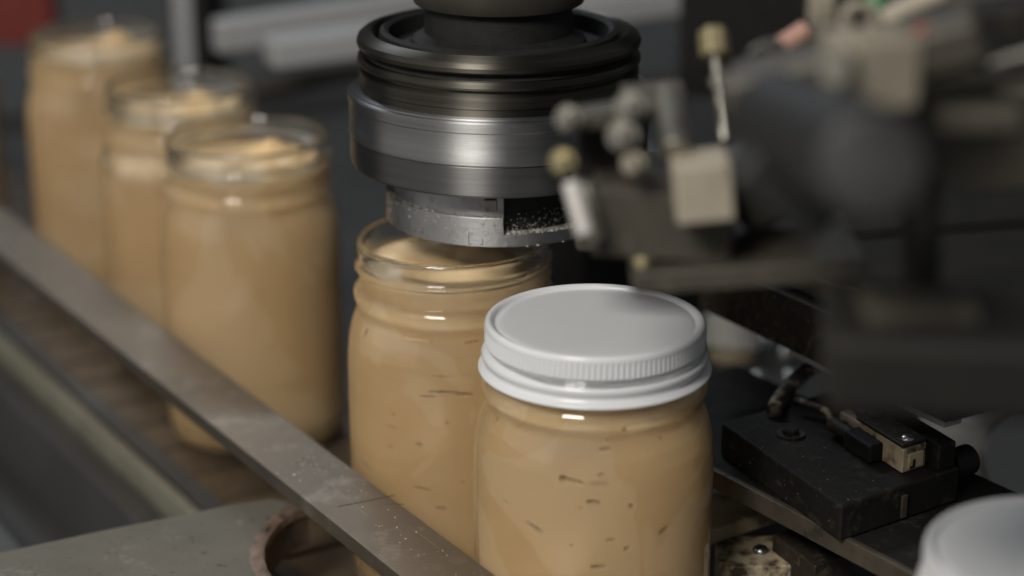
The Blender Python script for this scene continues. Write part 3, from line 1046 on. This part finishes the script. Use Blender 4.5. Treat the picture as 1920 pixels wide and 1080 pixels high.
vb = thing('valve_block', 'beige blurred valve block with a ring fitting on top', 'valve', atc(1630, 190, 0.68))
obj('body', box(atc(1632, 128, 0.62), 0.021, 0.020, 0.020, Vector((0.96, 0.26, 0)).normalized(), Vector((-0.26, 0.96, 0)).normalized()), 'beige', vb, bevel=0.002)
obj('side_nipple', tube([atc(1590, 118, 0.61), atc(1566, 128, 0.60)], 0.0042, 16), 'mid_steel', vb, smooth=R_(40))
rp = atc(1612, 38, 0.70)
obj('ring_fitting', tube([rp + Vector((0.0046 * math.cos(a), 0.001, 0.0046 * math.sin(a))) for a in [k * math.pi / 12 for k in range(24)]] + [rp + Vector((0.0046, 0.001, 0))], 0.0017, 12), 'beige', vb, smooth=R_(60))
obj('red_cap', tube([atc(1722, 78, 0.655), atc(1734, 70, 0.65)], 0.0035, 16), 'orange', vb, smooth=R_(40))
obj('clip', box(atc(1540, 22, 0.72), 0.008, 0.006, 0.012, Vector((1, 0, 0)), Vector((0, 1, 0))), 'beige', vb, bevel=0.001)
jn = thing('joint_cluster', 'dark jumble of small fittings above the swing arm, left of the valve block', 'fitting', atc(1480, 150, 0.72))
obj('elbow', tube(spline([atc(1395, 130, 0.72), atc(1430, 104, 0.72), atc(1452, 96, 0.74)], 4), 0.0030, 14), 'black', jn, smooth=R_(50))
obj('sleeve', tube([atc(1425, 106, 0.72), atc(1452, 94, 0.735)], 0.0040, 16), 'mid_steel', jn, smooth=R_(50))
obj('web', box(atc(1470, 140, 0.70), 0.040, 0.012, 0.010, Vector((0.95, 0, 0.3)).normalized(), Vector((0, 1, 0)), Vector((-0.3, 0, 0.95)).normalized()), 'bracket', jn, bevel=0.001)
obj('stem', tube([atc(1545, 95, 0.70), atc(1540, 40, 0.70)], 0.0036, 14), 'bracket', jn, smooth=R_(50))
obj('lug', box(atc(1570, 92, 0.70), 0.012, 0.012, 0.012, Vector((1, 0, 0)), Vector((0, 1, 0))), 'bracket', jn, bevel=0.001)
hex_bolt('bolt', jn, atc(1518, 128, 0.69), Vector((0, -1, 0.2)), 0.0032, 0.005, 'mid_steel')
ph = obj('hose_stub', tube([atc(1452, 94, 0.78), atc(1485, 74, 0.78), atc(1512, 56, 0.78)], 0.0036, 16), 'pink', None, smooth=R_(50))
tag(ph, 'short pinkish hose stub in the dark left of the beige valve block', 'hose')
gf = obj('green_fitting', tube([atc(1640, 26, 0.74), atc(1646, -12, 0.74)], 0.0038, 16), 'green', None, smooth=R_(50))
tag(gf, 'small green plastic fitting at the top edge above the valve block', 'fitting')
bh = obj('beige_hose', tube([atc(1655, 40, 0.72), atc(1700, 16, 0.72), atc(1770, -15, 0.72)], 0.0034, 16), 'tan_block', None, smooth=R_(50))
tag(bh, 'beige hose running off the top edge right of the green fitting', 'hose')

# ------------------------------------------------------------------ dark deck plate at the right
DZ = 0.152
dp0 = atz(1316, 472, DZ)
deck = thing('deck_plate', 'blackened steel deck plate with spattered front edge, right of the capping head', 'machine plate', dp0 + Vector((0, 0, -0.03)))
cpl = dp0 + U * 0.085 + V * 0.20
obj('slab', box(cpl + Vector((0, 0, -0.015)), 0.17, 0.40, 0.024), 'sooty', deck, bevel=0.001)
obj('front_skin', box(dp0 + U * 0.085 - V * 0.0012 + Vector((0, 0, -0.0145)), 0.168, 0.0025, 0.025), 'grime_face', deck, bevel=0.0005)
strip = atz(1385, 468, DZ + 0.004)
strip2 = atz(1625, 572, DZ + 0.004)
sd = (strip2 - strip)
obj('edge_strip', box((strip + strip2) / 2 + sd * 0.05, sd.length * 1.15, 0.0055, 0.008, sd.normalized(), Z.cross(sd.normalized())), 'edge_metal', deck, bevel=0.0008)
g0, g1 = atz(1400, 470, DZ + 0.004), atz(1930, 432, DZ + 0.004)
gd = (g1 - g0)
gn = Z.cross(gd.normalized())
obj('rear_plate', box((g0 + g1) / 2 + gn * 0.062 + gd * 0.1 + Vector((0, 0, 0.0005)), gd.length * 1.3, 0.11, 0.008, gd.normalized(), gn), 'sooty', deck, bevel=0.001)
obj('front_plate', box((g0 + g1) / 2 - gn * 0.050 + gd * 0.16 + Vector((0, 0, -0.0012)), gd.length * 0.9, 0.09, 0.008, gd.normalized(), gn), 'sooty', deck, bevel=0.001)
obj('under_lip', box(dp0 + U * 0.115 + V * 0.006 + Vector((0, 0, -0.0295)), 0.10, 0.010, 0.004), 'pale_metal', deck, bevel=0.0005)
sp = []
for k in range(45):
    p = dp0 + U * random.uniform(0.01, 0.16) + V * random.uniform(0.0, 0.10)
    sp.append((p + Vector((0, 0, -0.003 + 0.0055 * (random.random() < .0))), Z))
for k in range(70):
    p = dp0 + U * random.uniform(0.01, 0.16) - V * 0.0025 + Vector((0, 0, -0.003 - random.random() * 0.02))
    sp.append((p, -V))
flakes('crumbs', sp, deck, (0.0002, 0.0007), 'crumb_brown')

# ------------------------------------------------------------------ black sensor unit, lower right
SZ = 0.088
e0 = atz(1340, 884, SZ)
e1 = atz(1716, 1080, SZ)
eu = (e1 - e0).normalized()
ev = Z.cross(eu)
ev = ev if ev.x > 0 else -ev
sen = thing('sensor_unit', 'grimy black sensor unit with cream end piece on a rubbed edge plate', 'sensor', e0 + Vector((0, 0, -0.008)))


def son(px, py, z):
    return atz(px, py, z)


obj('base_plate', box(e0 + eu * 0.06 + ev * 0.047 + Vector((0, 0, -0.004)), 0.30, 0.088, 0.008, eu, ev), 'grime', sen, bevel=0.0006)
obj('rubbed_edge', box(e0 + eu * 0.06 + ev * 0.0012 + Vector((0, 0, -0.0038)), 0.30, 0.0032, 0.0088, eu, ev), 'edge_metal', sen, bevel=0.0006)
# main block: seen top corner points
BZ = SZ + 0.016
b_near = atz(1578, 950, BZ)
b_left = atz(1352, 792, BZ)
b_right = atz(1782, 868, BZ)
uu = (b_near - b_left)
vv_ = (b_right - b_near)
vv_ = ev * vv_.length
pts = [b_left, b_near, b_near + vv_, b_left + vv_]
obj('block', prism([(p.x, p.y) for p in pts], SZ + 0.0003, BZ), 'grime', sen, bevel=0.0012)
# step on top, cream micro switch, dark connector, screws
cs = atz(1686, 842, BZ + 0.006)
ux = uu.normalized()
vx = ev
TZ = BZ + 0.011
c_l, c_n, c_r = atz(1652, 842, TZ), atz(1692, 845, TZ), atz(1742, 825, TZ)
sw_c = atz(1700, 826, TZ)
obj('switch_body', box(sw_c - ux * 0.004 + Vector((0, 0, -0.0055)), 0.020, 0.0135, 0.0108, ux, vx), 'cream_plastic', sen, bevel=0.0007)
obj('switch_top', box(sw_c - ux * 0.0115 + Vector((0, 0, 0.0009)), 0.034, 0.0138, 0.0016, ux, vx), 'grime_face', sen, bevel=0.0006)
obj('label_plate', box(sw_c + ux * 0.0063 + vx * 0.0005 + Vector((0, 0, -0.0062)), 0.0012, 0.0085, 0.0066, ux, vx), 'cream_clean', sen, bevel=0.0003)
round_screw('screw', sen, sw_c + ux * 0.0015 - vx * 0.001 + Vector((0, 0, 0.0018)), Z, 0.0028, 'zinc')
round_screw('screw', sen, sw_c - ux * 0.0245 + vx * 0.001 + Vector((0, 0, 0.0022)), Z, 0.0034, 'grime_face')
obj('connector', box(sw_c - ux * 0.018 - vx * 0.010 + Vector((0, 0, -0.0066)), 0.020, 0.0085, 0.0082, ux, vx), 'black', sen, bevel=0.0014)
cb = sw_c - ux * 0.030 - vx * 0.010 + Vector((0, 0, -0.006))
obj('strain_relief', tube([cb + ux * 0.003 + ux * -0.0022 * k for k in range(8)], [0.0036, 0.0029] * 4, 16), 'grime_face', sen, smooth=R_(50))
obj('switch_housing', box(sw_c - ux * 0.028 + vx * 0.0 + Vector((0, 0, -0.0058)), 0.028, 0.0125, 0.0100, ux, vx), 'cream_plastic', sen, bevel=0.0012)
obj('oil_blob', lathe([(0.0, -0.001), (0.0058, -0.001), (0.0055, 0.0008), (0.004, 0.0019), (0.002, 0.0024), (0.0, 0.0025)], 18, sw_c - ux * 0.030 + vx * 0.002 + Vector((0, 0, 0.0008))), 'grime_face', sen, smooth=R_(50))
obj('back_box', box(sw_c - ux * 0.002 + vx * 0.0135 + Vector((0, 0, -0.0055)), 0.030, 0.010, 0.012, ux, vx), 'grime', sen, bevel=0.0012)
obj('grease_pad', box(sw_c - ux * 0.016 + vx * 0.0085 + Vector((0, 0, -0.0055)), 0.044, 0.007, 0.0095, ux, vx), 'grime_face', sen, bevel=0.0018)
obj('key_slot', box(sw_c + ux * 0.0071 - vx * 0.0010 + Vector((0, 0, -0.0072)), 0.0006, 0.0010, 0.0036, ux, vx), 'grime', sen)
obj('key_foot', box(sw_c + ux * 0.0071 - vx * 0.0020 + Vector((0, 0, -0.0086)), 0.0006, 0.0022, 0.0009, ux, vx), 'grime', sen)
obj('lead_wire', tube(spline([cb - ux * 0.012, cb - ux * 0.020 + vx * 0.003 + Z * 0.002, cb - ux * 0.030 + vx * 0.004, cb - ux * 0.040 - vx * 0.001 + Z * 0.001], 5), 0.0016, 10), 'cable', sen, smooth=R_(60))
hex_bolt('bolt', sen, b_left + uu * 0.50 + vv_ * 0.86, Z, 0.0034, 0.003, 'grime_face')
obj('side_clip', box(b_near + vv_ * 0.52 + ux * 0.0006 + Vector((0, 0, -0.009)), 0.0014, 0.0030, 0.010, ux, vx), 'edge_metal', sen, bevel=0.0003)
obj('rear_hump', box(sw_c - ux * 0.040 + vx * 0.006 + Vector((0, 0, -0.0045)), 0.024, 0.016, 0.0085, ux, vx), 'grime_face', sen, bevel=0.002)
bw = atz(1482, 816, BZ)
w_o = obj('washer', tube([bw - Z * 0.0005, bw + Z * 0.0010], 0.0062, 28), 'grime_face', sen, smooth=R_(40))
obj('screw_head', tube([bw + Z * 0.0008, bw + Z * 0.0028, bw + Z * 0.0034], [0.0036, 0.0036, 0.003], 20), 'grime', w_o, smooth=R_(40))
kn = atz(1788, 870, BZ - 0.004)
kb = obj('knob', tube([kn - ux * 0.0 - vx * 0.003, kn + vx * 0.002, kn + vx * 0.009, kn + vx * 0.0105], [0.0062, 0.0066, 0.0066, 0.005], 20), 'black', sen, smooth=R_(40))
sp = []
for k in range(34):
    s_, t_ = random.random(), random.random()
    sp.append((b_left + uu * s_ + vv_ * t_ * 0.4 + Vector((0, 0, 0.0)), Z))
for k in range(22):
    p = b_left + uu * random.random()
    sp.append((Vector((p.x, p.y, 0)) - ev * 0.0002 + Vector((0, 0, random.uniform(SZ, BZ))), -ev))
flakes('crumbs', sp, sen, (0.0002, 0.0006), 'crumb_brown')

cab = [atz(1452, 770, BZ + 0.003), at(1462, 748, 0.905), at(1488, 716, 0.91), at(1520, 691, 0.915), at(1560, 672, 0.92), at(1620, 655, 0.93), at(1700, 640, 0.95)]
co = obj('cable', tube(spline(cab, 5), 0.0036, 16), 'cable', None, smooth=R_(60))
tag(co, 'scuffed black cable curving up from the sensor unit', 'cable')

# ------------------------------------------------------------------ cream terminal block below the sensor
tz = 0.052
tb = thing('terminal_block', 'stained cream plastic block with one zinc screw beside the lidded jar', 'block', atz(1410, 1090, tz - 0.02))
tcn = atz(1418, 1036, tz)
obj('base', box(tcn + Vector((0, 0, -0.012)) + ev * 0.004, 0.040, 0.030, 0.024, (ux * 0.5 + vx * 0.87).normalized(), (ux * -0.87 + vx * 0.5).normalized()), 'cream_plastic', tb, bevel=0.001)
obj('cap', box(atz(1402, 1006, tz + 0.002) + Vector((0, 0, 0.002)) - ux * 0.02, 0.030, 0.040, 0.008, ux, vx), 'cream_clean', tb, bevel=0.0015)
round_screw('screw', tb, atz(1426, 1034, tz) + Z * 0.0008, Z, 0.0036, 'zinc')
ob = obj('rusty_bracket', box(atz(1522, 1034, tz + 0.004) + Vector((0, 0, -0.006)), 0.034, 0.022, 0.020, ux, vx), 'grime_face', None, bevel=0.001)
tag(ob, 'small rusty dark bracket under the rubbed plate edge, right of the cream block', 'bracket')

# ------------------------------------------------------------------ blurred things behind, right of the lid
tbl = obj('rear_table', box((0.36, 1.28, -0.027), 0.62, 0.66, 0.07, Vector((1, 0, 0)), Vector((0, 1, 0))), 'dark_grey', None, bevel=0.003)
tag(tbl, 'dark grey machine table behind the jars at right, under the roller and drum', 'table')
wc = thing('white_roller', 'blurred off white roller just right of the jar lid', 'roller', at(1372, 740, 1.16))
obj('drum', tube([at(1375, 590, 1.16), at(1370, 655, 1.16)], 0.0165, 28), 'white_plastic', wc, smooth=R_(40), bevel=0.002)
obj('hub', tube([at(1370, 655, 1.16), at(1366, 745, 1.16)], 0.0145, 28), 'cream_clean', wc, smooth=R_(40))
for (px, py, d, lab) in ((1440, 640, 1.12, 'upper left'), (1476, 662, 1.12, 'upper right'), (1424, 708, 1.12, 'lower left'), (1484, 706, 1.12, 'lower right')):
    oo = obj('bolt_head', lathe([(0.0, -0.003), (0.0052, -0.003), (0.0052, 0.0012), (0.0042, 0.0028), (0.0022, 0.0036), (0.0, 0.0038)], 20, atz(px, py, 0.0365)), 'zinc', None, smooth=R_(50))
    tag(oo, 'small shiny blurred bolt, %s of the four under the deck plate' % lab, 'bolt', 'shiny bolts under the deck plate')
sb = obj('support_base', box(atz(1455, 678, 0.024) , 0.15, 0.10, 0.018), 'dark_grey', None, bevel=0.002)
tag(sb, 'dark grey support base under the shiny bolts', 'base')
wd = thing('white_drum', 'blurred off white drum behind the sensor knob, right edge', 'drum', at(1830, 900, 1.06))
obj('barrel', tube([at(1760, 815, 1.04), at(1895, 850, 1.00)], 0.0200, 28), 'white_plastic', wd, smooth=R_(40), bevel=0.003)
obj('end_plate', tube([at(1895, 850, 1.0), at(1908, 853, 0.996)], 0.0215, 28), 'pale_metal', wd, smooth=R_(40))
tk = thing('tan_knob', 'blurred tan round knob above the white drum', 'knob', at(1790, 790, 1.05))
obj('ball', lathe([(0.0, -0.012), (0.008, -0.0105), (0.0122, -0.005), (0.0132, 0.0), (0.0118, 0.006), (0.007, 0.0105), (0.0, 0.012)], 28, at(1790, 752, 1.05)), 'beige', tk, smooth=R_(60))
obj('stem', tube([at(1790, 752, 1.05), at(1800, 800, 1.06)], 0.005, 16), 'mid_steel', tk, smooth=R_(40))
gp2 = obj('grey_bracket', box(at(1850, 735, 1.12), 0.022, 0.012, 0.024), 'pale_metal', None, bevel=0.001)
tag(gp2, 'small pale grey bracket behind the tan knob', 'bracket')
po = obj('dark_column', box(at(1100, 520, 1.22) + Vector((0, 0.0, -0.04)), 0.08, 0.06, 0.20), 'black', None, bevel=0.003)
tag(po, 'black machine column in the shadow behind the lidded jar', 'column')
po = obj('blue_panel', box(at(1170, 500, 1.32) + Vector((0, 0.02, -0.04)), 0.30, 0.02, 0.24), 'blue_grey', None, bevel=0.002)
tag(po, 'blue grey panel low behind the capping head and bracket', 'panel')

# ------------------------------------------------------------------ background
bp = obj('rear_cabinet', box(at(900, 250, 2.3) + Vector((0.1, 0.1, -0.1)), 1.5, 0.3, 0.62, Vector((0.97, 0.24, 0)).normalized(), Vector((-0.24, 0.97, 0)).normalized()), 'blue_grey', None, bevel=0.01)
tag(bp, 'dark blue grey machine cabinet filling the background', 'cabinet')
ch1 = thing('steel_channel', 'pale aluminium channel running across the background behind the capping head', 'channel', at(600, 90, 1.4))
c0, c1 = at(400, 100, 1.42), at(1290, -40, 1.55)
dd = (c1 - c0).normalized()
nn_ = Vector((-dd.y, dd.x, 0)).normalized()
obj('upper_flange', box((c0 + c1) / 2 + Vector((0, 0.01, 0.010)), (c1 - c0).length, 0.02, 0.022, dd, nn_), 'pale_metal', ch1, bevel=0.002)
c2, c3 = at(505, 95, 1.36), at(1285, -8, 1.46)
dd = (c3 - c2).normalized()
obj('lower_flange', box((c2 + c3) / 2 + Vector((0, -0.005, 0.0)), (c3 - c2).length, 0.03, 0.018, dd, nn_), 'pale_metal', ch1, bevel=0.002)
bb = obj('brown_rail', tube([at(470, 172, 1.42), at(740, 122, 1.48), at(1000, 74, 1.55)], 0.0065, 20), 'bracket', None, smooth=R_(50))
tag(bb, 'brownish round rail below the pale channel, left of the capping head', 'rail')
pg = thing('grey_post', 'blurred grey upright post behind the second jar in the queue', 'post', at(365, 150, 1.7))
obj('shaft', box(at(352, 60, 1.7), 0.026, 0.02, 0.16, Vector((1, 0, 0)), Vector((0, 1, 0))), 'dark_grey', pg, bevel=0.002)
obj('face_plate', box(at(345, 60, 1.68), 0.013, 0.006, 0.15, Vector((1, 0, 0)), Vector((0, 1, 0))), 'pale_metal', pg, bevel=0.001)
bk = obj('black_post', box(at(405, 50, 1.75), 0.02, 0.02, 0.17, Vector((1, 0, 0)), Vector((0, 1, 0))), 'black', None, bevel=0.002)
tag(bk, 'black upright post beside the grey one in the background', 'post')
bv = obj('black_recess', box(at(1480, 20, 1.3), 0.14, 0.02, 0.11, Vector((1, 0, 0)), Vector((0, 1, 0))), 'black', None, bevel=0.002)
tag(bv, 'black recess panel behind the brass nut and pink hose', 'panel')
rd = obj('red_panel', box(at(45, 5, 1.75), 0.055, 0.03, 0.07, Vector((1, 0, 0)), Vector((0, 1, 0))), 'red', None, bevel=0.003)
tag(rd, 'blurred red painted panel in the top left corner', 'panel')
